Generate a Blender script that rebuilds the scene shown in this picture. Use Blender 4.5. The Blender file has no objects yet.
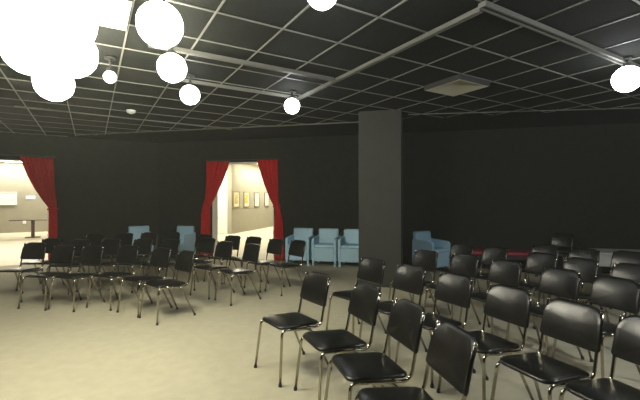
import bpy, bmesh, math, random
from mathutils import Vector, Matrix

random.seed(4)
SC = bpy.context.scene
COL = SC.collection
PI = math.pi

# ------------------------------------------------------------------ camera, world, exposure
CAM_H = 1.52
FPX = 384.0
cam_data = bpy.data.cameras.new('camera')
cam_data.sensor_width = 36.0
cam_data.lens = 36.0 * FPX / 640.0
cam_data.clip_start = 0.05
cam_data.clip_end = 200
cam = bpy.data.objects.new('camera', cam_data)
cam.location = (0, 0, CAM_H)
cam.rotation_euler = (math.radians(90), 0, 0)
COL.objects.link(cam)
SC.camera = cam

world = bpy.data.worlds.new('world')
world.use_nodes = True
world.node_tree.nodes['Background'].inputs[0].default_value = (0.01, 0.011, 0.01, 1)
world.node_tree.nodes['Background'].inputs[1].default_value = 0.3
SC.world = world
SC.view_settings.view_transform = 'Standard'
SC.view_settings.look = 'None'
SC.view_settings.gamma = 1.0
SC.view_settings.use_curve_mapping = False
SC.view_settings.exposure = 0.0

GLARE_HAZE_DENSITY = 0.0033  # scattering added to the hall's air for the glow around the lamps
GLARE_HAZE_COLOR = (0.97, 1.0, 0.88)
WARM = (1.0, 0.95, 0.78)
COOL = (0.94, 0.97, 1.0)
# lamps of the hall: pixel the globe stands at, drop below the ceiling, radius, emission, colour
LAMPS = [
    ((14, 12), .34, .21, 66, WARM), ((64, 20), .34, .20, 66, WARM), ((30, 50), .34, .20, 66, WARM),
    ((71, 53), .34, .20, 66, WARM), ((54, 83), .34, .185, 66, WARM),  # first five: oversized globes that fill out the upper left lamp glare
    ((160, 25), .26, .165, 40, WARM), ((172, 68), .26, .14, 32, WARM), ((190, 95), .26, .12, 12, COOL),
    ((110, 77), .22, .065, 12, WARM),
    ((292, 106), .22, .11, 26, COOL), ((627, 79), .24, .14, 22, COOL), ((322, -7), .24, .10, 135, COOL),
    (None, .60, .10, 520, COOL),  # unseen fill lamp, added to brighten the right-hand chairs and floor
]
GALLERY_LIGHT = 45.0

# ------------------------------------------------------------------ frames of reference
TH = math.radians(30.8)
U2 = Vector((-math.sin(TH), math.cos(TH)))        # ceiling grid axis (to the far left)
V2 = Vector((math.cos(TH), math.sin(TH)))         # ceiling grid axis (to the far right)
N2 = (U2 + V2).normalized()                       # into the back wall
T2 = (V2 - U2).normalized()                       # along the back wall, to the right
ROOM_H = CAM_H + 1.565
WALL_D = 9.15
LEFT_U = 11.35


def uv(u, v, z=0.0):
    p = U2 * u + V2 * v
    return Vector((p.x, p.y, z))


def nt(n, t, z=0.0):
    p = N2 * n + T2 * t
    return Vector((p.x, p.y, z))


def at(px, py, z):
    d = FPX * (z - CAM_H) / (200.0 - py)
    return Vector(((px - 320.0) / FPX * d, d, z))


def at_depth(px, py, d):
    return Vector(((px - 320.0) / FPX * d, d, CAM_H + (200.0 - py) / FPX * d))


def to_uv(p):
    q = Vector((p.x, p.y))
    return q.dot(U2), q.dot(V2)


# ------------------------------------------------------------------ materials
def mat(name, color, rough=0.6, metal=0.0, noise=0.0, scale=20.0, bump=0.0, bscale=200.0, emit=None, strength=0.0,
        sheen=0.0, spec=0.5):
    m = bpy.data.materials.new(name)
    m.use_nodes = True
    nt_ = m.node_tree
    b = nt_.nodes['Principled BSDF']
    b.inputs['Base Color'].default_value = (*color, 1)
    b.inputs['Roughness'].default_value = rough
    b.inputs['Metallic'].default_value = metal
    b.inputs['Specular IOR Level'].default_value = spec
    if sheen:
        b.inputs['Sheen Weight'].default_value = sheen
    tc = nt_.nodes.new('ShaderNodeTexCoord')
    if noise:
        n = nt_.nodes.new('ShaderNodeTexNoise')
        n.inputs['Scale'].default_value = scale
        n.inputs['Detail'].default_value = 6
        r = nt_.nodes.new('ShaderNodeValToRGB')
        lo = tuple(max(0, c * (1 - noise)) for c in color)
        hi = tuple(min(1, c * (1 + noise)) for c in color)
        r.color_ramp.elements[0].color = (*lo, 1)
        r.color_ramp.elements[1].color = (*hi, 1)
        r.color_ramp.elements[0].position = .3
        r.color_ramp.elements[1].position = .7
        nt_.links.new(tc.outputs['Object'], n.inputs['Vector'])
        nt_.links.new(n.outputs['Fac'], r.inputs['Fac'])
        nt_.links.new(r.outputs['Color'], b.inputs['Base Color'])
    if bump:
        n2 = nt_.nodes.new('ShaderNodeTexNoise')
        n2.inputs['Scale'].default_value = bscale
        n2.inputs['Detail'].default_value = 3
        bp = nt_.nodes.new('ShaderNodeBump')
        bp.inputs['Strength'].default_value = bump
        bp.inputs['Distance'].default_value = 0.004
        nt_.links.new(tc.outputs['Object'], n2.inputs['Vector'])
        nt_.links.new(n2.outputs['Fac'], bp.inputs['Height'])
        nt_.links.new(bp.outputs['Normal'], b.inputs['Normal'])
    if emit:
        b.inputs['Emission Color'].default_value = (*emit, 1)
        b.inputs['Emission Strength'].default_value = strength
    return m


M = {
    'carpet': mat('carpet', (.39, .365, .26), .95, noise=.05, scale=9.0, bump=.5, bscale=260, spec=.15),
    'gallery_floor': mat('gallery_floor', (.56, .51, .38), .6, noise=.06, scale=2.0),
    'black_wall': mat('black_wall', (.0165, .0180, .0125), .9, noise=.15, scale=6, bump=.15, bscale=90, spec=.2),
    'pillar': mat('pillar_paint', (.027, .027, .020), .8, noise=.1, scale=5, bump=.15, bscale=90),
    'tile': mat('black_tile', (.009, .010, .008), .9, noise=.2, scale=30, bump=.4, bscale=150, spec=.15),
    'tbar': mat('grid_bar', (.125, .125, .105), .5),
    'rail': mat('rail_paint', (.095, .095, .08), .5),
    'gallery_wall': mat('gallery_wall', (.33, .31, .24), .85, noise=.04, scale=4),
    'white_paint': mat('white_paint', (.82, .80, .74), .7),
    'door_grey': mat('door_grey', (.36, .36, .34), .6),
    'vinyl': mat('black_vinyl', (.006, .006, .005), .29, noise=.2, scale=15, bump=.04, bscale=300, spec=.42),
    'chrome': mat('chrome', (.44, .41, .33), .13, metal=1.0),
    'rubber': mat('rubber', (.02, .02, .02), .8),
    'red_cloth': mat('red_velvet', (.52, .010, .012), .9, noise=.2, scale=25, spec=.1),
    'red_vinyl': mat('red_vinyl', (.20, .010, .022), .45),
    'blue': mat('blue_vinyl', (.39, .61, .73), .5, noise=.05, scale=20),
    'dark_wood': mat('dark_wood', (.045, .022, .012), .5, noise=.3, scale=12),
    'black_metal': mat('black_metal', (.015, .015, .015), .5),
    'gold': mat('gold_frame', (.42, .30, .10), .45, metal=.3),
    'silver': mat('grey_frame', (.25, .24, .21), .5),
    'paper': mat('picture_paper', (.78, .76, .66), .8),
    'vent': mat('vent_metal', (.42, .40, .30), .5),
    'grey_board': mat('grey_board', (.40, .40, .37), .7, noise=.08, scale=8),
    'white_plastic': mat('white_plastic', (.85, .85, .82), .4),
}
art_mats = [mat('print_ochre', (.55, .46, .18), .8, noise=.5, scale=14), mat('print_yellow', (.50, .42, .08), .8, noise=.6, scale=10),
            mat('print_cream', (.62, .60, .52), .8, noise=.3, scale=12), mat('print_grey', (.55, .54, .50), .8, noise=.3, scale=16)]


# ------------------------------------------------------------------ object helpers
def link(name, bm, material, parent=None, smooth=False):
    me = bpy.data.meshes.new(name)
    bmesh.ops.recalc_face_normals(bm, faces=bm.faces)
    bm.to_mesh(me)
    bm.free()
    if smooth:
        for p in me.polygons:
            p.use_smooth = True
    me.materials.append(material)
    o = bpy.data.objects.new(name, me)
    COL.objects.link(o)
    if parent is not None:
        o.parent = parent
    return o


def thing(name, label, cat, loc=(0, 0, 0), rz=0.0, group=None):
    o = bpy.data.objects.new(name, None)
    o.empty_display_size = .1
    COL.objects.link(o)
    o.location = loc
    o.rotation_euler = (0, 0, rz)
    return tag(o, label, cat, group)


def tag(o, label, cat, group=None):
    o['label'] = label
    o['category'] = cat
    if group:
        o['group'] = group
    return o


def struct(o):
    o['kind'] = 'structure'
    return o


def dup(root, loc, rz, label, group=None):
    r = root.copy()
    COL.objects.link(r)
    r.location = loc
    r.rotation_euler = (0, 0, rz)
    r['label'] = label
    if group:
        r['group'] = group
    for ch in list(root.children):
        c = ch.copy()
        COL.objects.link(c)
        c.parent = r
        for g in list(ch.children):
            d = g.copy()
            COL.objects.link(d)
            d.parent = c
    return r


def box(bm, c, s, rot=None, bevel=0.0):
    """box centred at c with full sizes s, optional rotation matrix"""
    r = bmesh.ops.create_cube(bm, size=1.0)
    vs = r['verts']
    for v in vs:
        v.co = Vector((v.co.x * s[0], v.co.y * s[1], v.co.z * s[2]))
    if bevel:
        es = list({e for v in vs for e in v.link_edges})
        rb = bmesh.ops.bevel(bm, geom=es, offset=bevel, segments=2, affect='EDGES', profile=.5)
        vs = list({v for f in rb['faces'] for v in f.verts} | {v for v in vs if v.is_valid})
        # collect the whole island
        seen = set(vs)
        stack = list(vs)
        while stack:
            a = stack.pop()
            for e in a.link_edges:
                b = e.other_vert(a)
                if b not in seen:
                    seen.add(b)
                    stack.append(b)
        vs = list(seen)
    for v in vs:
        p = v.co.copy()
        if rot is not None:
            p = rot @ p
        v.co = p + Vector(c)
    return vs


def fillet(pts, rad, seg=5):
    pts = [Vector(p) for p in pts]
    out = [pts[0]]
    for i in range(1, len(pts) - 1):
        a, b, c = pts[i - 1], pts[i], pts[i + 1]
        d1, d2 = (a - b), (c - b)
        r = min(rad, d1.length * .49, d2.length * .49)
        p1, p2 = b + d1.normalized() * r, b + d2.normalized() * r
        for k in range(seg + 1):
            t = k / seg
            out.append(p1 * (1 - t) ** 2 + b * 2 * t * (1 - t) + p2 * t * t)
    out.append(pts[-1])
    return out


def tube(bm, pts, r, sides=8, cap=True):
    pts = [Vector(p) for p in pts]
    rings = []
    n = len(pts)
    prev = None
    for i, p in enumerate(pts):
        d = (pts[min(i + 1, n - 1)] - pts[max(i - 1, 0)]).normalized()
        if prev is None:
            a = Vector((0, 0, 1)) if abs(d.z) < .9 else Vector((1, 0, 0))
            s = d.cross(a).normalized()
        else:
            s = (prev - d * prev.dot(d)).normalized()
        prev = s
        t = d.cross(s)
        rings.append([bm.verts.new(p + (s * math.cos(2 * PI * k / sides) + t * math.sin(2 * PI * k / sides)) * r)
                      for k in range(sides)])
    for i in range(n - 1):
        for k in range(sides):
            k2 = (k + 1) % sides
            bm.faces.new((rings[i][k], rings[i][k2], rings[i + 1][k2], rings[i + 1][k]))
    if cap:
        bm.faces.new(rings[0])
        bm.faces.new(rings[-1][::-1])


def lathe(bm, prof, sides=20, origin=(0, 0, 0), close=True):
    """profile of (r, z); axis z"""
    o = Vector(origin)
    rings = []
    for (r, z) in prof:
        if r < 1e-5:
            rings.append([bm.verts.new(o + Vector((0, 0, z)))])
        else:
            rings.append([bm.verts.new(o + Vector((r * math.cos(2 * PI * k / sides), r * math.sin(2 * PI * k / sides), z)))
                          for k in range(sides)])
    for a, b in zip(rings, rings[1:]):
        for k in range(sides):
            k2 = (k + 1) % sides
            if len(a) == 1 and len(b) > 1:
                bm.faces.new((a[0], b[k], b[k2]))
            elif len(b) == 1 and len(a) > 1:
                bm.faces.new((a[k], a[k2], b[0]))
            elif len(a) > 1:
                bm.faces.new((a[k], a[k2], b[k2], b[k]))
    if close:
        if len(rings[0]) > 1:
            bm.faces.new(rings[0])
        if len(rings[-1]) > 1:
            bm.faces.new(rings[-1][::-1])


def rounded_rect(w, d, r, seg=6, taper=1.0):
    """outline in xy; r = (front corners, back corners); taper scales width at the +y end"""
    out = []
    hw, hd = w / 2, d / 2
    for (cx, cy, a0, rr) in ((1, 1, 0, r[1]), (-1, 1, 90, r[1]), (-1, -1, 180, r[0]), (1, -1, 270, r[0])):
        for k in range(seg + 1):
            a = math.radians(a0 + 90 * k / seg)
            x = cx * (hw - rr) + rr * math.cos(a)
            y = cy * (hd - rr) + rr * math.sin(a)
            t = (y + hd) / d
            out.append((x * (1 + (taper - 1) * t), y))
    return out


def pad(bm, outline, th, dome, warp, rings=9, edge=None):
    """cushion: rounded edge of thickness th, top domed by dome, bottom flat; warp(x, y, z) places each vertex"""
    edge = edge if edge else th * .5
    wmax = max(abs(p[0]) for p in outline)
    dmax = max(abs(p[1]) for p in outline)

    def shrink(p, off):
        return (p[0] * max(0, 1 - off / wmax), p[1] * max(0, 1 - off / dmax))
    layers = []
    for f in (.25, .5, .75):
        layers.append([(p[0] * f, p[1] * f, 0.0) for p in (shrink(q, edge) for q in outline)])
    for k in range(6):
        a = -PI / 2 + PI * k / 5
        layers.append([(*shrink(p, edge * (1 - math.cos(a))), th / 2 + th / 2 * math.sin(a)) for p in outline])
    for k in range(1, rings):
        f = 1 - k / rings
        layers.append([(p[0] * f, p[1] * f, th + dome * (1 - f * f)) for p in (shrink(q, edge) for q in outline)])
    vr = [[bm.verts.new(warp(*q)) for q in L] for L in layers]
    n = len(outline)
    for a, b in zip(vr, vr[1:]):
        for k in range(n):
            k2 = (k + 1) % n
            bm.faces.new((a[k], a[k2], b[k2], b[k]))
    c0 = bm.verts.new(warp(0, 0, 0))
    c1 = bm.verts.new(warp(0, 0, th + dome))
    for k in range(n):
        k2 = (k + 1) % n
        bm.faces.new((c0, vr[0][k2], vr[0][k]))
        bm.faces.new((c1, vr[-1][k], vr[-1][k2]))


def frame_rot(ax, ay):
    """3x3 matrix whose local x, y run along the 2-D directions ax, ay"""
    return Matrix(((ax.x, ay.x, 0), (ax.y, ay.y, 0), (0, 0, 1)))


# ------------------------------------------------------------------ the hall: floor, ceiling, walls
NEAR_U, RIGHT_V, LEFT_V = -4.0, 10.4, -6.0
corner = (LEFT_U, WALL_D * math.sqrt(2) - LEFT_U)
rcorner = (WALL_D * math.sqrt(2) - RIGHT_V, RIGHT_V)
ROOM = [corner, rcorner, (NEAR_U, RIGHT_V), (NEAR_U, LEFT_V), (LEFT_U, LEFT_V)]


def slab(name, poly, z0, z1, material):
    bm = bmesh.new()
    lo = [bm.verts.new((p.x, p.y, z0)) for p in poly]
    hi = [bm.verts.new((p.x, p.y, z1)) for p in poly]
    bm.faces.new(lo[::-1])
    bm.faces.new(hi)
    n = len(poly)
    for k in range(n):
        k2 = (k + 1) % n
        bm.faces.new((lo[k], lo[k2], hi[k2], hi[k]))
    return struct(link(name, bm, material))


slab('floor', [uv(*p) for p in ROOM], -.10, 0.0, M['carpet'])
ceiling = slab('ceiling', [uv(*p) for p in ROOM], ROOM_H, ROOM_H + .1, M['tile'])

# T-bar grid: clip each line to the room polygon
poly2 = [Vector(p) for p in ROOM]


def clip(axis, val):
    hits = []
    n = len(poly2)
    for k in range(n):
        a, b = poly2[k], poly2[(k + 1) % n]
        if (a[axis] - val) * (b[axis] - val) < 0:
            t = (val - a[axis]) / (b[axis] - a[axis])
            hits.append(a[1 - axis] + (b[1 - axis] - a[1 - axis]) * t)
    return (min(hits), max(hits)) if len(hits) >= 2 else None


GRID_N = 7.62 * math.sqrt(2)      # the grid stops at a line parallel with the back wall
full_poly = poly2
poly2 = [Vector((LEFT_U, GRID_N - LEFT_U)), Vector((GRID_N - RIGHT_V, RIGHT_V))] + [Vector(p) for p in ROOM[2:]]
gbm = bmesh.new()
rotU = frame_rot(U2, V2)      # local x along U, local y along V
CELL = .609
CELL_U = .622
for k in range(-12, 24):
    u = 1.94 + CELL_U * k
    c = clip(0, u)
    if c:
        p = uv(u, (c[0] + c[1]) / 2, ROOM_H - .004)
        box(gbm, p, (.016, c[1] - c[0], .010), rotU)
    v = .285 + CELL * k
    c = clip(1, v)
    if c:
        p = uv((c[0] + c[1]) / 2, v, ROOM_H - .0035)
        box(gbm, p, (c[1] - c[0], .016, .010), rotU)
link('grid_bars', gbm, M['tbar'], ceiling)


def wall(name, a, b, outward, h, material, openings=(), th=.22, z0=0.0):
    """wall between plan points a and b; openings = (start, end, height) measured along a->b"""
    bm = bmesh.new()
    a2, b2 = Vector((a.x, a.y)), Vector((b.x, b.y))
    d = (b2 - a2)
    L = d.length
    d.normalize()
    rot = frame_rot(d, outward)

    def piece(s0, s1, za, zb):
        q = a2 + d * ((s0 + s1) / 2) + outward * th / 2
        box(bm, (q.x, q.y, (za + zb) / 2), (s1 - s0, th, zb - za), rot)
    s = 0.0
    for (o0, o1, oh) in openings:
        piece(s, o0, z0, h)
        piece(o0, o1, oh, h)
        s = o1
    piece(s, L, z0, h)
    return struct(link(name, bm, material))


# opening in the back wall, from pixel columns 212..274 on the wall plane
def back_t(px):
    r = (px - 320) / FPX
    y = WALL_D / (N2.x * r + N2.y)
    return (T2.x * r + T2.y) * y


def left_v(px):
    r = (px - 320) / FPX
    y = LEFT_U / (U2.x * r + U2.y)
    return (V2.x * r + V2.y) * y


P0 = uv(*corner)
P1 = uv(*rcorner)
t0 = Vector((P0.x, P0.y)).dot(T2)
DOOR_H = 2.50
bd0, bd1 = back_t(212.5), back_t(274)
wall('wall_back', P0, P1, N2, ROOM_H, M['black_wall'], [(bd0 - t0, bd1 - t0, DOOR_H)])
ld1 = left_v(49)
ld0 = ld1 - 2.2
PL = uv(LEFT_U, LEFT_V)
wall('wall_left', PL, P0, U2, ROOM_H, M['black_wall'], [(ld0 - LEFT_V, ld1 - LEFT_V, 2.46)])
wall('wall_right', P1, uv(NEAR_U, RIGHT_V), V2, ROOM_H, M['black_wall'])
wall('wall_near', uv(NEAR_U, RIGHT_V), uv(NEAR_U, LEFT_V), -U2, ROOM_H, M['black_wall'])
wall('wall_side', uv(NEAR_U, LEFT_V), PL, -V2, ROOM_H, M['black_wall'])

# white lining of the two doorways
def lining(name, a2, d, outward, w, h, th=.22, m=M['white_paint']):
    bm = bmesh.new()
    rot = frame_rot(d, outward)
    for (s, ww, za, zb) in ((.012, .024, 0, h), (w - .012, .024, 0, h), (w / 2, w - .048, h - .024, h)):
        q = a2 + d * s + outward * (th / 2 + .005)
        box(bm, (q.x, q.y, (za + zb) / 2), (ww, th + .01, zb - za), rot)
    return struct(link(name, bm, m))


lining('trim_1', N2 * WALL_D + T2 * bd0, T2, N2, bd1 - bd0, DOOR_H)
lining('trim_2', U2 * LEFT_U + V2 * ld0, V2, U2, ld1 - ld0, 2.46)

# column
pil_base = at(358.5, 286, 0)
q = Vector((pil_base.x, pil_base.y))
PW = .74
pc = q + T2 * PW / 2 + N2 * PW / 2
pbm = bmesh.new()
box(pbm, (pc.x, pc.y, ROOM_H / 2), (PW, PW, ROOM_H), frame_rot(T2, N2), bevel=.008)
struct(link('pillar', pbm, M['pillar']))

# ------------------------------------------------------------------ the galleries beyond the doorways
GZ = ROOM_H + .25
G_FAR = 22.7
slab('floor_gallery', [uv(LEFT_U, LEFT_V), uv(*corner), uv(*rcorner), nt(27, 6.5), nt(27, -9), uv(G_FAR, 5.5), uv(G_FAR, -9), uv(LEFT_U, -9)],
     -.10, -.002, M['gallery_floor'])
slab('ceiling_gallery', [uv(LEFT_U + .22, LEFT_V), uv(corner[0] + .22, corner[1] + .22), uv(rcorner[0] + .16, rcorner[1] + .16), nt(27, 6.5), nt(27, -9), uv(G_FAR, 5.5), uv(G_FAR, -9), uv(LEFT_U + .22, -9)],
     GZ, GZ + .1, M['white_paint'])
wall('wall_gallery_far', uv(G_FAR, -9), uv(G_FAR, 5.5), U2, GZ, M['gallery_wall'])
wall('wall_gallery_side', uv(LEFT_U, -9), uv(G_FAR, -9), -V2, GZ, M['gallery_wall'])
COR_T = -8.05
wall('wall_corridor', nt(15.7, COR_T), nt(27, COR_T), -T2, GZ, M['gallery_wall'])
wall('wall_corridor_end', nt(27, COR_T), nt(27, 6.5), N2, GZ, M['gallery_wall'])
wall('wall_return', nt(15.7, COR_T - 1.6), nt(15.7, COR_T - .22), N2, GZ, M['white_paint'])

def unseen_gallery_light(label, p, rz, w, d, k, colr):  # unseen panels put in the gallery ceilings to brighten those rooms
    tl = thing('ceiling_light', label, 'light', p, rz)
    bm = bmesh.new()
    box(bm, (0, 0, -.03), (w, d, .06), bevel=.01)
    link('frame', bm, M['white_plastic'], tl)
    bm = bmesh.new()
    box(bm, (0, 0, -.066), (w - .06, d - .06, .012))
    link('diffuser', bm, mat('diffuser_glow', (.9, .9, .85), .5, emit=colr, strength=GALLERY_LIGHT * k), tl)


rzb, rzl = math.atan2(T2.y, T2.x), TH
YEL = (1, .93, .72)
unseen_gallery_light('white square ceiling light just beyond the back doorway', nt(12.2, -5.6, GZ), rzb, 1.2, 1.2, .4, YEL)
unseen_gallery_light('long white ceiling light above the row of framed prints', nt(18.6, COR_T + .75, GZ), rzb, .3, 5.0, 1.6, YEL)
unseen_gallery_light('white square ceiling light at the far end of the corridor', nt(22.5, -5.0, GZ), rzb, 1.2, 1.2, .6, YEL)
unseen_gallery_light('white square ceiling light before the white return wall', nt(14.3, -8.2, GZ), rzb, .8, .8, 2.0, YEL)
unseen_gallery_light('long white ceiling light washing the grey gallery wall', uv(G_FAR - .55, -1.6, GZ), rzl, 6.0, .3, 1.3, (1, .95, .82))
unseen_gallery_light('white square ceiling light above the gallery table', uv(15.5, -1.6, GZ), rzl, 1.2, 1.2, .8, (1, .95, .82))
unseen_gallery_light('white square ceiling light just beyond the left doorway', uv(12.9, -2.6, GZ), rzl, 1.2, 1.2, .6, (1, .95, .82))

# framed pictures on the corridor wall
rotC = frame_rot(N2, T2)
for i, (px, frm, lb) in enumerate(((236, 'gold', 'nearest framed print on the corridor wall, pale ochre in a gold frame'),
                                   (246.3, 'gold', 'second framed print from the white wall corner, yellow in a gold frame'),
                                   (256.5, 'silver', 'third framed print on the corridor wall, cream in a thin grey frame'),
                                   (266.5, 'silver', 'framed print nearest the right-hand red curtain, grey frame'))):
    r = (px - 320) / FPX
    y = COR_T / (T2.x * r + T2.y)
    n = (N2.x * r + N2.y) * y
    o = thing('framed_picture', lb, 'picture', nt(n, COR_T, 1.55), math.atan2(N2.y, N2.x), 'framed prints on the corridor wall')
    w, h = .60, .74
    bm = bmesh.new()
    for (cx, cz, sx, sz) in ((0, h / 2 - .02, w, .04), (0, -h / 2 + .02, w, .04), (-w / 2 + .02, 0, .04, h - .08), (w / 2 - .02, 0, .04, h - .08)):
        box(bm, (cx, -.018, cz), (sx, .036, sz))
    link('frame', bm, M[frm], o)
    bm = bmesh.new()
    box(bm, (0, -.010, 0), (w - .08, .014, h - .08))
    link('mat_board', bm, M['paper'], o)
    bm = bmesh.new()
    box(bm, (0, -.019, .02), (w - .26, .004, h - .30))
    link('print', bm, art_mats[i], o)

# things in the gallery seen through the left doorway
def on_far_wall(px, py):
    r = (px - 320) / FPX
    y = G_FAR / (U2.x * r + U2.y)
    return at_depth(px, py, y)


p = on_far_wall(2, 198.5)
o = thing('framed_picture', 'large bright white picture on the grey wall beyond the left doorway', 'picture', p, TH)
bm = bmesh.new()
w, h = 1.1, .60
for (cx, cz, sx, sz) in ((0, h / 2 - .015, w, .03), (0, -h / 2 + .015, w, .03), (-w / 2 + .015, 0, .03, h - .06), (w / 2 - .015, 0, .03, h - .06)):
    box(bm, (cx, -.02, cz), (sx, .04, sz))
link('frame', bm, M['white_plastic'], o)
bm = bmesh.new()
box(bm, (0, -.012, 0), (w - .06, .02, h - .06))
link('canvas', bm, M['white_plastic'], o)
p = on_far_wall(30.5, 197.5)
bm = bmesh.new()
box(bm, (0, -.01, 0), (.36, .02, .16), bevel=.004)
o = link('wall_plaque', bm, M['white_plastic'])
o.location = p
o.rotation_euler = (0, 0, TH)
tag(o, 'small white plaque on the grey wall beyond the left doorway', 'plaque')

p = at(33, 237.5, 0)
o = thing('pedestal_table', 'dark narrow table with a thick leg seen through the left doorway', 'table', p, TH)
bm = bmesh.new()
box(bm, (-.02, 0, .715), (1.42, .55, .035), bevel=.006)
link('tabletop', bm, M['dark_wood'], o)
bm = bmesh.new()
box(bm, (0, 0, .36), (.11, .11, .68), bevel=.008)
link('leg', bm, M['dark_wood'], o)
bm = bmesh.new()
box(bm, (0, 0, .015), (.5, .42, .03), bevel=.006)
link('base', bm, M['dark_wood'], o)
p = on_far_wall(24.5, 222)
bm = bmesh.new()
box(bm, (0, -.012, 0), (.13, .024, .16), bevel=.004)
o = link('socket_plate', bm, M['white_plastic'])
o.location = p
o.rotation_euler = (0, 0, TH)
tag(o, 'small white socket plate low on the gallery wall under the dark table top', 'socket')

# grey door leaf standing open behind the back doorway
bm = bmesh.new()
box(bm, (0, 0, 1.18), (.045, .80, 2.36), bevel=.004)
o = thing('door_leaf', 'grey open door leaf at the left edge of the back doorway', 'door', nt(WALL_D + .66, bd0 + .085, 0), math.atan2(T2.y, T2.x))
see = Vector(((215.5 - 320) / FPX, 1)).normalized()
qq = see * 11.3
o.location = (qq.x, qq.y, 0)
o.rotation_euler = (0, 0, math.atan2(see.y, see.x) - PI / 2 + math.radians(1.5))
link('panel', bm, M['door_grey'], o)
bm = bmesh.new()
tube(bm, [(.02, -.30, 1.02), (.07, -.30, 1.02), (.07, -.18, 1.02)], .011)
link('handle', bm, M['chrome'], o)


# ------------------------------------------------------------------ curtains
def curtain(name, label, a2, d, face, outer, prof, ztop, folds, group, amp=.035, parent_mat=None):
    """a2: plan origin; d: direction along the wall; face: direction into the hall.
    outer(z), prof(z): the two edges along d at height z"""
    o = thing(name, label, 'curtain', (0, 0, 0), 0, group)
    bm = bmesh.new()
    NZ, NS = 44, 72
    grid = []
    for i in range(NZ + 1):
        z = .02 + (ztop - .02) * i / NZ
        e0, e1 = outer(z), prof(z)
        wdt = abs(e1 - e0)
        row = []
        for k in range(NS + 1):
            s = k / NS
            a = amp * min(1.6, .55 + .25 / max(wdt, .15))
            off = a * math.sin(2 * PI * folds * s + .6 * math.sin(3 * z)) + .3 * a * math.sin(2 * PI * (folds * 2.3) * s + 1 + z)
            q = a2 + d * (e0 + (e1 - e0) * s) + face * (.10 + off)
            row.append(bm.verts.new((q.x, q.y, z)))
        grid.append(row)
    for i in range(NZ):
        for k in range(NS):
            bm.faces.new((grid[i][k], grid[i][k + 1], grid[i + 1][k + 1], grid[i + 1][k]))
    c = link('cloth', bm, M['red_cloth'], o, smooth=True)
    sm = c.modifiers.new('thickness', 'SOLIDIFY')
    sm.thickness = .006
    return o


def interp(tab):
    def f(z):
        if z <= tab[0][0]:
            return tab[0][1]
        for (z0, x0), (z1, x1) in zip(tab, tab[1:]):
            if z <= z1:
                t = (z - z0) / (z1 - z0)
                return x0 + (x1 - x0) * t
        return tab[-1][1]
    return f


def tieback(o, a2, d, face, s0, s1, z):
    bm = bmesh.new()
    m_, hw = (s0 + s1) / 2, abs(s1 - s0) / 2 + .02
    pts = []
    for k in range(25):
        a = 2 * PI * k / 24
        q = a2 + d * (m_ + hw * math.cos(a)) + face * (.10 + .085 * math.sin(a))
        pts.append((q.x, q.y, z))
    tube(bm, pts, .018, 6, cap=False)
    link('tieback', bm, M['red_cloth'], o, smooth=True)


def pxz(px, py, plane):
    """pixel on a wall plane -> (z, coordinate along the wall)"""
    r = (px - 320) / FPX
    if plane == 'back':
        y = (WALL_D - .10) / (N2.x * r + N2.y)
        s = (T2.x * r + T2.y) * y
    else:
        y = (LEFT_U - .10) / (U2.x * r + U2.y)
        s = (V2.x * r + V2.y) * y
    return (CAM_H + (200 - py) / FPX * y, s)


def table(plane, pts):
    return interp(sorted(pxz(x, y, plane) for x, y in pts))


ab = N2 * WALL_D
ztop_b = 2.53
g = 'red tied-back curtains'
oL = table('back', [(206.5, 161), (206.5, 198), (204, 206), (202, 215), (201.5, 262)])
iL = table('back', [(230, 161), (228, 168), (223, 180), (216, 194), (211, 203), (209, 208), (209.5, 225), (210, 262)])
c = curtain('curtain', 'red tied-back curtain on the left side of the back doorway', ab, T2, -N2, oL, iL, ztop_b, 6, g)
tieback(c, ab, T2, -N2, oL(1.42), iL(1.42), 1.42)
oR = table('back', [(277.8, 161), (278, 200), (280, 209), (283, 222), (285, 262)])
iR = table('back', [(257.5, 161), (260, 170), (264, 184), (269, 197), (274.5, 207), (275.5, 212), (274.5, 224), (274, 262)])
c = curtain('curtain', 'red tied-back curtain on the right of the back doorway, beside the blue armchairs', ab, T2, -N2, oR, iR, ztop_b, 6, g)
tieback(c, ab, T2, -N2, oR(1.36), iR(1.36), 1.36)
al = U2 * LEFT_U
oW = table('left', [(53.5, 158), (54, 180), (56, 200), (57, 212), (58, 255)])
iW = table('left', [(20, 158), (22.5, 164), (28, 177), (35, 190), (42, 200), (48.5, 208), (49, 215), (48.5, 255)])
c = curtain('curtain', 'red tied-back curtain at the far left doorway', al, V2, -U2, oW, iW, 2.53, 7, g)
tieback(c, al, V2, -U2, oW(1.30), iW(1.30), 1.30)


def rod(label, a2, d, face, s0, s1, z):
    o = thing('curtain_rod', label, 'curtain rod', (0, 0, 0))
    bm = bmesh.new()
    qa, qb = a2 + d * s0 + face * .10, a2 + d * s1 + face * .10
    tube(bm, [(qa.x, qa.y, z), (qb.x, qb.y, z)], .014, 8)
    link('pole', bm, M['black_metal'], o)
    for s in (s0 + .04, s1 - .04):
        bm = bmesh.new()
        q0, q1 = a2 + d * s + face * .10, a2 + d * s
        tube(bm, [(q0.x, q0.y, z), (q1.x, q1.y, z)], .010, 8)
        link('bracket', bm, M['black_metal'], o)
    return o


rod('black curtain rod over the back doorway', ab, T2, -N2, oL(2.5) - .05, oR(2.5) + .05, 2.55)
rod('black curtain rod over the far left doorway', al, V2, -U2, ld0 - .1, oW(2.5) + .05, 2.556)


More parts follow.
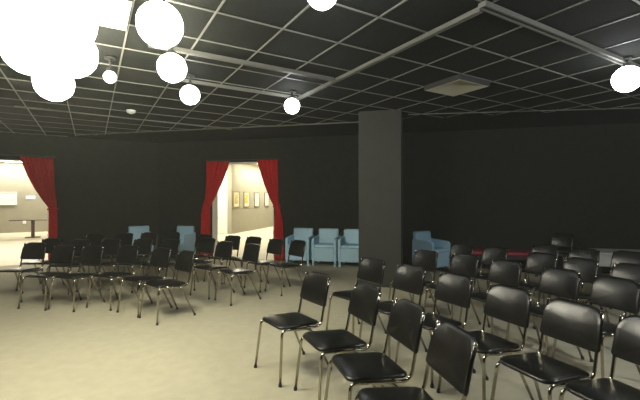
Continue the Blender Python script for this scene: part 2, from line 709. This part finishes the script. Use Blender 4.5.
# ------------------------------------------------------------------ ceiling fittings
def rail(label, a, b, w, z=None, drop=.0, ends=True):
    """two-flange track between plan points a and b on the ceiling"""
    z = (ROOM_H - .009 if z is None else z)
    a2, b2 = Vector((a.x, a.y)), Vector((b.x, b.y))
    d = (b2 - a2)
    L = d.length
    d.normalize()
    s = Vector((-d.y, d.x))
    o = thing('track_rail', label, 'light track', ((a2.x + b2.x) / 2, (a2.y + b2.y) / 2, z), math.atan2(d.y, d.x))
    bm = bmesh.new()
    box(bm, (0, 0, -.010), (L, w, .020))
    for sg in (-1, 1):
        box(bm, (0, sg * (w / 2 - .008), -.030), (L, .016, .022))
    link('channel', bm, M['rail'], o)
    bm = bmesh.new()
    box(bm, (0, 0, -.024), (L, w * .30, .008))
    link('conductor_strip', bm, M['black_metal'], o)
    for sg in (-1, 1):
        bm = bmesh.new()
        box(bm, (sg * (L / 2 + .006), 0, -.020), (.012, w, .042))
        link('end_cap', bm, M['rail'], o)
    return o


U0, V0 = 1.94, 2.70
rail('wide grey light track crossing the upper right ceiling to the lamp at the right edge', uv(U0, V0 - .05), uv(U0, 5.45), .07)
rail('grey light track running from the upper centre ceiling down to the lamp before the pillar', uv(U0 + .06, V0), uv(5.35, V0), .045)
u2, v2a = to_uv(at(197, 80, ROOM_H))
rail('grey light track over the two lamps left of the pillar', uv(5.13, .95), uv(5.13, 2.64), .03)
rail('broad dull light track on the ceiling above the back doorway, nearer the camera', uv(4.12, .5), uv(4.12, 2.64), .05)
# the long straight bars that run parallel with the back wall
a = at(76, 135, ROOM_H - .03)
b = at(360, 122, ROOM_H - .03)
def thinbar(label, a, b, th=.022):
    d = b - a
    o = thing('ceiling_bar', label, 'ceiling bar', (0, 0, 0))
    bm = bmesh.new()
    tube(bm, [a, b], th / 2, 8)
    link('bar', bm, M['tbar'], o)
    n = 4
    for k in range(n):
        p = a + d * ((k + .5) / n)
        bm = bmesh.new()
        tube(bm, [p, Vector((p.x, p.y, ROOM_H))], .006, 6)
        link('hanger', bm, M['tbar'], o)
    return o


thinbar('thin pale bar under the ceiling from the left wall to the pillar', a, b, .026)
thinbar('thin dim bar under the ceiling right of the pillar', at(408, 114.5, ROOM_H - .03), at(655, 107.5, ROOM_H - .03), .018)
a5 = at(14, 106, ROOM_H - .03)
b5 = at(232, 129.5, ROOM_H - .03)
thinbar('thin pale bar under the ceiling slanting across the far left ceiling', a5, b5, .024)


def diffuser(label, u, v):
    """square ceiling diffuser: a shallow hollow pyramid inside a thin collar"""
    o = thing('air_vent', label, 'ceiling vent', uv(u, v, ROOM_H - .009), math.atan2(U2.y, U2.x))
    s = .59
    bm = bmesh.new()
    for (cx, cy, sx, sy) in ((0, s / 2 - .006, s, .012), (0, -s / 2 + .006, s, .012), (-s / 2 + .006, 0, .012, s - .024), (s / 2 - .006, 0, .012, s - .024)):
        box(bm, (cx, cy, -.032), (sx, sy, .064))
    link('frame', bm, M['black_metal'], o)
    bm = bmesh.new()
    h = s / 2 - .012
    ring = [bm.verts.new((x * h, y * h, -.064)) for x, y in ((-1, -1), (1, -1), (1, 1), (-1, 1))]
    top = bm.verts.new((0, 0, -.006))
    for q in range(4):
        bm.faces.new((ring[q], ring[(q + 1) % 4], top))
    bl = link('deflector', bm, M['vent'], o)
    sm = bl.modifiers.new('t', 'SOLIDIFY')
    sm.thickness = .003
    return o


diffuser('square pale air vent in the ceiling right of the pillar', U0 + CELL_U * 2.5 - .02, .285 + CELL * 6.5 - .05)
pu, pv = to_uv(at(92, 12, ROOM_H))
diffuser('square pale air vent in the ceiling beside the brightest lamps', U0 + CELL_U * (math.floor((pu - U0) / CELL_U) + .5), .285 + CELL * (math.floor((pv - .285) / CELL) + .5))

p = at(131, 111, ROOM_H - .02)
o = thing('smoke_detector', 'small white smoke detector on the ceiling at the far left', 'smoke detector', (p.x, p.y, ROOM_H - .008))
bm = bmesh.new()
lathe(bm, [(.075, 0), (.075, -.02), (.06, -.045), (.03, -.055), (0, -.055)], 20)
link('housing', bm, M['white_plastic'], o, smooth=True)
bm = bmesh.new()
lathe(bm, [(.02, -.054), (.02, -.062), (0, -.064)], 12)
link('sensor_cap', bm, M['white_plastic'], o)

lamp_labels = [
    'glaring globe lamp of the upper left cluster, in the very corner',
    'glaring globe lamp of the upper left cluster, nearest the top edge on its right',
    'glaring globe lamp of the upper left cluster, middle one on its left side',
    'glaring globe lamp of the upper left cluster, middle one on its right side',
    'glaring globe lamp of the upper left cluster, lowest of the five',
    'large bright globe lamp near the top edge, right of the glaring cluster',
    'bright globe lamp between the large top lamp and the lamp on the short track',
    'globe lamp at the left end of the short track above the doorway',
    'small globe lamp hanging just right of the glaring cluster',
    'globe lamp hanging alone between the back doorway and the pillar',
    'globe lamp hanging at the right edge of the ceiling',
    'globe lamp at the top middle edge of the ceiling',
    'globe lamp above the right-hand block of chairs',
]
for i, (pix, drop, rad, es, colr) in enumerate(LAMPS):
    p = at(pix[0], pix[1], ROOM_H - drop) if pix else Vector((3.3, 1.9, 0))
    o = thing('ceiling_lamp', lamp_labels[i], 'lamp', (p.x, p.y, ROOM_H - .009), 0, 'globe lamps under the hall ceiling')
    zc = -drop + .009
    bm = bmesh.new()
    lathe(bm, [(.055, 0), (.055, -.018), (.012, -.024), (.012, zc + rad + .035), (.035, zc + rad + .03), (.042, zc + rad * .82), (.0, zc + rad * .82)], 16)
    link('socket', bm, M['black_metal'], o)
    bm = bmesh.new()
    bmesh.ops.create_icosphere(bm, subdivisions=3, radius=rad, matrix=Matrix.Translation((0, 0, zc)))
    link('globe', bm, mat('globe_glow', (.9, .9, .88), .4, emit=colr, strength=es), o, smooth=True)


# ------------------------------------------------------------------ stacking chairs
def make_chair():
    o = thing('stacking_chair', '', 'chair')
    # seat
    bm = bmesh.new()
    ol = rounded_rect(.395, .405, (.07, .05), 6, .95)

    def seat_warp(x, y, z):
        drop = .016 * max(0, (-y - .09) / .11) ** 2
        return Vector((x, y - .005, .431 + z - drop * .8 - .014 * (y / .2)))
    pad(bm, ol, .028, .013, seat_warp, edge=.013)
    link('seat', bm, M['vinyl'], o, smooth=True)
    # backrest: outline in (x, height), bent around a vertical axis and curling back at the top
    bm = bmesh.new()
    olb = rounded_rect(.410, .275, (.03, .095), 9, .94)

    def back_warp(x, y, z):
        h = .694 + y * .975
        t = (y + .137) / .275
        lean = .256 + .010 * t + .068 * t * t
        curve = -.026 * (x / .2) ** 2 + .008
        return Vector((x, lean + curve - z + .014, h))
    pad(bm, olb, .028, .003, back_warp, edge=.013)
    link('backrest', bm, M['vinyl'], o, smooth=True)
    # frames
    for s in (-1, 1):
        bm = bmesh.new()
        pts = fillet([(s * .180, .300, .806), (s * .182, .245, .60), (s * .184, .205, .400), (s * .182, .05, .413), (s * .182, -.10, .426)], .06)
        tube(bm, pts, .0112, 8)
        bf = link('back_frame', bm, M['chrome'], o, smooth=True)
        bm = bmesh.new()
        lathe(bm, [(.0125, 0), (.0125, .008), (.008, .013), (0, .014)], 10, (s * .180, .300, .803))
        link('end_cap', bm, M['chrome'], bf, smooth=True)
        bm = bmesh.new()
        tube(bm, fillet([(s * .182, -.08, .423), (s * .184, -.195, .438), (s * .222, -.235, .012)], .05), .0112, 8)
        lg = link('leg', bm, M['chrome'], o, smooth=True)
        bm = bmesh.new()
        lathe(bm, [(.015, 0), (.015, .02), (.0115, .026)], 10, (s * .222, -.235, 0))
        link('foot_glide', bm, M['rubber'], lg)
        bm = bmesh.new()
        tube(bm, fillet([(s * .172, -.05, .412), (s * .174, .10, .398), (s * .215, .285, .012)], .06), .0112, 8)
        lg = link('leg', bm, M['chrome'], o, smooth=True)
        bm = bmesh.new()
        lathe(bm, [(.015, 0), (.015, .02), (.0115, .026)], 10, (s * .215, .285, 0))
        link('foot_glide', bm, M['rubber'], lg)
    for y in (-.10, .10):
        bm = bmesh.new()
        tube(bm, [(-.18, y, .414 - y * .09), (.18, y, .414 - y * .09)], .009, 8)
        link('cross_bar', bm, M['chrome'], o, smooth=True)
    return o


TOPZ = .826
FOCUS = Vector((-5.0, 0.0))
first_chair = make_chair()
used = [False]


def chair(px, py, label, group, turn=0.0, depth=None):
    """px, py: pixel at the middle of the backrest's top edge"""
    p = at(px, py, TOPZ)
    if depth:
        p = Vector(((px - 320) / FPX * depth, depth, TOPZ))
    p2 = Vector((p.x, p.y))
    f = (FOCUS - p2).normalized()
    a = math.atan2(f.y, f.x) + math.radians(turn)
    f = Vector((math.cos(a), math.sin(a)))
    loc = p2 + f * .31
    rz = a + PI / 2          # local -y faces f
    if not used[0]:
        used[0] = True
        first_chair.location = (loc.x, loc.y, 0)
        first_chair.rotation_euler = (0, 0, rz)
        tag(first_chair, label, 'chair', group)
        return first_chair
    return dup(first_chair, (loc.x, loc.y, 0), rz, label, group)


K = 'black padded chair with chrome legs, '
GR = 'black chairs of the right-hand block'
GL = 'black chairs of the left-hand block'
GM = 'black chairs in front of the back doorway'
ordn = ['first', 'second', 'third', 'fourth', 'fifth', 'sixth']
rows = [
    ('front row', [(318.5, 273.5), (368.5, 286), (410.5, 303), (457, 329)]),
    ('second row', [(373.5, 258.5), (412, 266), (456.5, 274.5), (511, 287), (575, 302.5), (657, 321)]),
    ('third row', [(427, 250.5), (466, 254.5), (507, 260.5), (562, 268.8), (618, 278)]),
    ('fourth row', [(463, 243.7), (496, 247.3), (543, 253), (582, 258.3), (634, 264.3)]),
]
for rn, pts in rows:
    for i, (x, y) in enumerate(pts):
        tn = {'front row': (0, -5, -8, -8), 'second row': (0, 0, 0, 0, 2, 2)}.get(rn, (-3,) * 6)[i]
        chair(x, y, K + '%s from left in right block %s' % (ordn[i], rn), GR, tn)
chair(546, 244.6, K + 'leftmost in right block back row', GR)
chair(585, 248.4, K + 'second in right block back row', GR)
chair(630, 251.5, K + 'at right edge of right block back row', GR)
chair(563, 233.6, K + 'alone against the black wall behind right block', GR)

lrows = [
    ('front row', [(32, 243), (61, 246), (90, 246.5), (126, 246), (159, 248.5), (183.5, 251.5)], [0, 0, 0, 0, -4, -8]),
    ('middle row', [(49, 238.7), (77, 240), (108, 239.5), (140, 239.3), (167.5, 240.0)], [0] * 5),
    ('back row', [(92, 234.3), (121, 233.5), (146, 233), (168.5, 232.6)], [0] * 4),
]
for rn, pts, tn in lrows:
    for i, (x, y) in enumerate(pts):
        chair(x + 4, y - .5, K + '%s from left in left block %s' % (ordn[i], rn), GL, tn[i])
for x, y, lb, tn in (
    (206, 237.9, 'nearer of two before left back doorway curtain', -5),
    (203, 234.4, 'farther of two before left back doorway curtain', -5),
    (224, 241.3, 'nearer of two before left half of back doorway', -6),
    (231.5, 235.5, 'farther of two before left half of back doorway', -6),
    (251.5, 244, 'nearer of two before right half of back doorway', -12),
    (252.5, 236.6, 'farther of two before right half of back doorway', -8),
    (275, 238.8, 'before the right red curtain of back doorway', -12),
    (297, 240.3, 'before the blue armchair beside the red curtain', -12),
):
    chair(x + 2, y, K + lb, GM, tn)


# ------------------------------------------------------------------ blue armchairs
def make_armchair():
    o = thing('armchair', '', 'armchair')
    W, Dp = .58, .60        # local -y is the front; origin at floor centre

    def b_(name, c, s, bev=.015):
        bm = bmesh.new()
        box(bm, c, s, bevel=bev)
        return link(name, bm, M['blue'], o)
    b_('seat_base', (0, -.04, .27), (W - .13, Dp - .10, .30))
    bm = bmesh.new()
    pad(bm, rounded_rect(W - .135, .46, (.03, .03), 4), .085, .012, lambda x, y, z: Vector((x, y - .06, .415 + z)), edge=.03)
    link('seat_cushion', bm, M['blue'], o, smooth=True)
    bm = bmesh.new()
    pad(bm, rounded_rect(.50, .40, (.02, .03), 4), .11, .012, lambda x, y, z: Vector((x, .315 - z + (y - .0) * .10 - .02, .635 + y)), edge=.03)
    link('backrest', bm, M['blue'], o, smooth=True)
    for s in (-1, 1):
        bm = bmesh.new()
        x0 = s * (W / 2 - .032)
        prof = [(-.28, .12), (.28, .12), (.28, .67), (.05, .66), (-.25, .64), (-.285, .60)]
        lo = [bm.verts.new((x0 - .032, y, z)) for y, z in prof]
        hi = [bm.verts.new((x0 + .032, y, z)) for y, z in prof]
        bm.faces.new(lo)
        bm.faces.new(hi[::-1])
        for k in range(len(prof)):
            k2 = (k + 1) % len(prof)
            bm.faces.new((lo[k], lo[k2], hi[k2], hi[k]))
        bmesh.ops.bevel(bm, geom=list(bm.edges), offset=.012, segments=2, affect='EDGES')
        link('arm', bm, M['blue'], o)
        for y in (-.245, .245):
            bm = bmesh.new()
            box(bm, (s * (W / 2 - .035), y, .065), (.045, .045, .13), bevel=.004)
            link('leg', bm, M['blue'], o)
    return o


arm0 = make_armchair()
B = 'pale blue armchair '
GA = 'pale blue armchairs along the walls'
face_back = math.atan2(T2.y, T2.x)
face_left = math.atan2(V2.y, V2.x)


def armchair(p2, rz, label, first=False):
    if first:
        arm0.location = (p2.x, p2.y, 0)
        arm0.rotation_euler = (0, 0, rz)
        return tag(arm0, label, 'armchair', GA)
    return dup(arm0, (p2.x, p2.y, 0), rz, label, GA)


def along_back(px, d=8.78):
    r = (px - 320) / FPX
    y = d / (N2.x * r + N2.y)
    return Vector((r * y, y))


armchair(along_back(300.5), face_back, B + 'nearest the right-hand red curtain of the back doorway', True)
armchair(along_back(326.5), face_back, B + 'middle of the three between the red curtain and the pillar')
armchair(along_back(352.5), face_back, B + 'half hidden by the left edge of the pillar')
armchair(along_back(180, 8.74), face_back, B + 'behind the left-hand block, nearer the back doorway')
r = (140 - 320) / FPX
y = (LEFT_U - .40) / (U2.x * r + U2.y)
armchair(Vector((r * y, y)), face_left, B + 'behind the left-hand block at the room corner')
armchair(Vector(((431 - 320) / FPX * 8.25, 8.25)), face_back + math.radians(48), B + 'turned sideways in the shade right of the pillar')

# ------------------------------------------------------------------ red bench, grey board at the right
p = along_back(502, 8.3)
p = Vector(((502 - 320) / FPX * 7.95, 7.95))
o = thing('bench', 'low red padded bench against the black wall right of the pillar', 'bench', (p.x, p.y, 0), face_back)
bm = bmesh.new()
pad(bm, rounded_rect(1.36, .46, (.03, .03), 4), .09, .008, lambda x, y, z: Vector((x, y, .385 + z)), edge=.025)
link('cushion', bm, M['red_vinyl'], o, smooth=True)
bm = bmesh.new()
box(bm, (0, 0, .355), (1.30, .42, .06))
link('apron', bm, M['black_metal'], o)
for sx in (-1, 1):
    for sy in (-1, 1):
        bm = bmesh.new()
        box(bm, (sx * .60, sy * .17, .165), (.05, .05, .33), bevel=.004)
        link('leg', bm, M['black_metal'], o)

p = Vector(((621 - 320) / FPX * 7.0, 7.0))
o = thing('side_table', 'low grey table standing behind the chairs at the far right', 'table', (p.x, p.y, 0), face_back)
bm = bmesh.new()
box(bm, (0, 0, .45), (1.0, .6, .22), bevel=.01)
link('cabinet_body', bm, M['grey_board'], o)
bm = bmesh.new()
box(bm, (0, 0, .575), (1.06, .66, .03), bevel=.006)
link('tabletop', bm, M['grey_board'], o)
for sx in (-1, 1):
    for sy in (-1, 1):
        bm = bmesh.new()
        box(bm, (sx * .45, sy * .26, .17), (.05, .05, .34))
        link('leg', bm, M['black_metal'], o)

# ------------------------------------------------------------------ faint scattering volume added to the hall for lamp glare
if GLARE_HAZE_DENSITY > 0:
    hm = bpy.data.materials.new('haze')
    hm.use_nodes = True
    hn = hm.node_tree
    hn.nodes.remove(hn.nodes['Principled BSDF'])
    vs = hn.nodes.new('ShaderNodeVolumeScatter')
    vs.inputs['Density'].default_value = GLARE_HAZE_DENSITY
    vs.inputs['Anisotropy'].default_value = 0.0
    vs.inputs['Color'].default_value = (*GLARE_HAZE_COLOR, 1)
    hn.links.new(vs.outputs['Volume'], hn.nodes['Material Output'].inputs['Volume'])
    bm = bmesh.new()
    e = .004
    shr = [(corner[0] - e, corner[1] - e), (rcorner[0] - e, rcorner[1] - e), (NEAR_U + e, RIGHT_V - e), (NEAR_U + e, LEFT_V + e), (LEFT_U - e, LEFT_V + e)]
    lo = [bm.verts.new(uv(a_, b_, .002)) for a_, b_ in shr]
    hi = [bm.verts.new(uv(a_, b_, ROOM_H - .001)) for a_, b_ in shr]
    bm.faces.new(lo[::-1])
    bm.faces.new(hi)
    for k in range(5):
        k2 = (k + 1) % 5
        bm.faces.new((lo[k], lo[k2], hi[k2], hi[k]))
    hz = link('haze', bm, hm)
    hz['kind'] = 'stuff'
    tag(hz, 'thin haze in the air of the dark hall', 'haze')
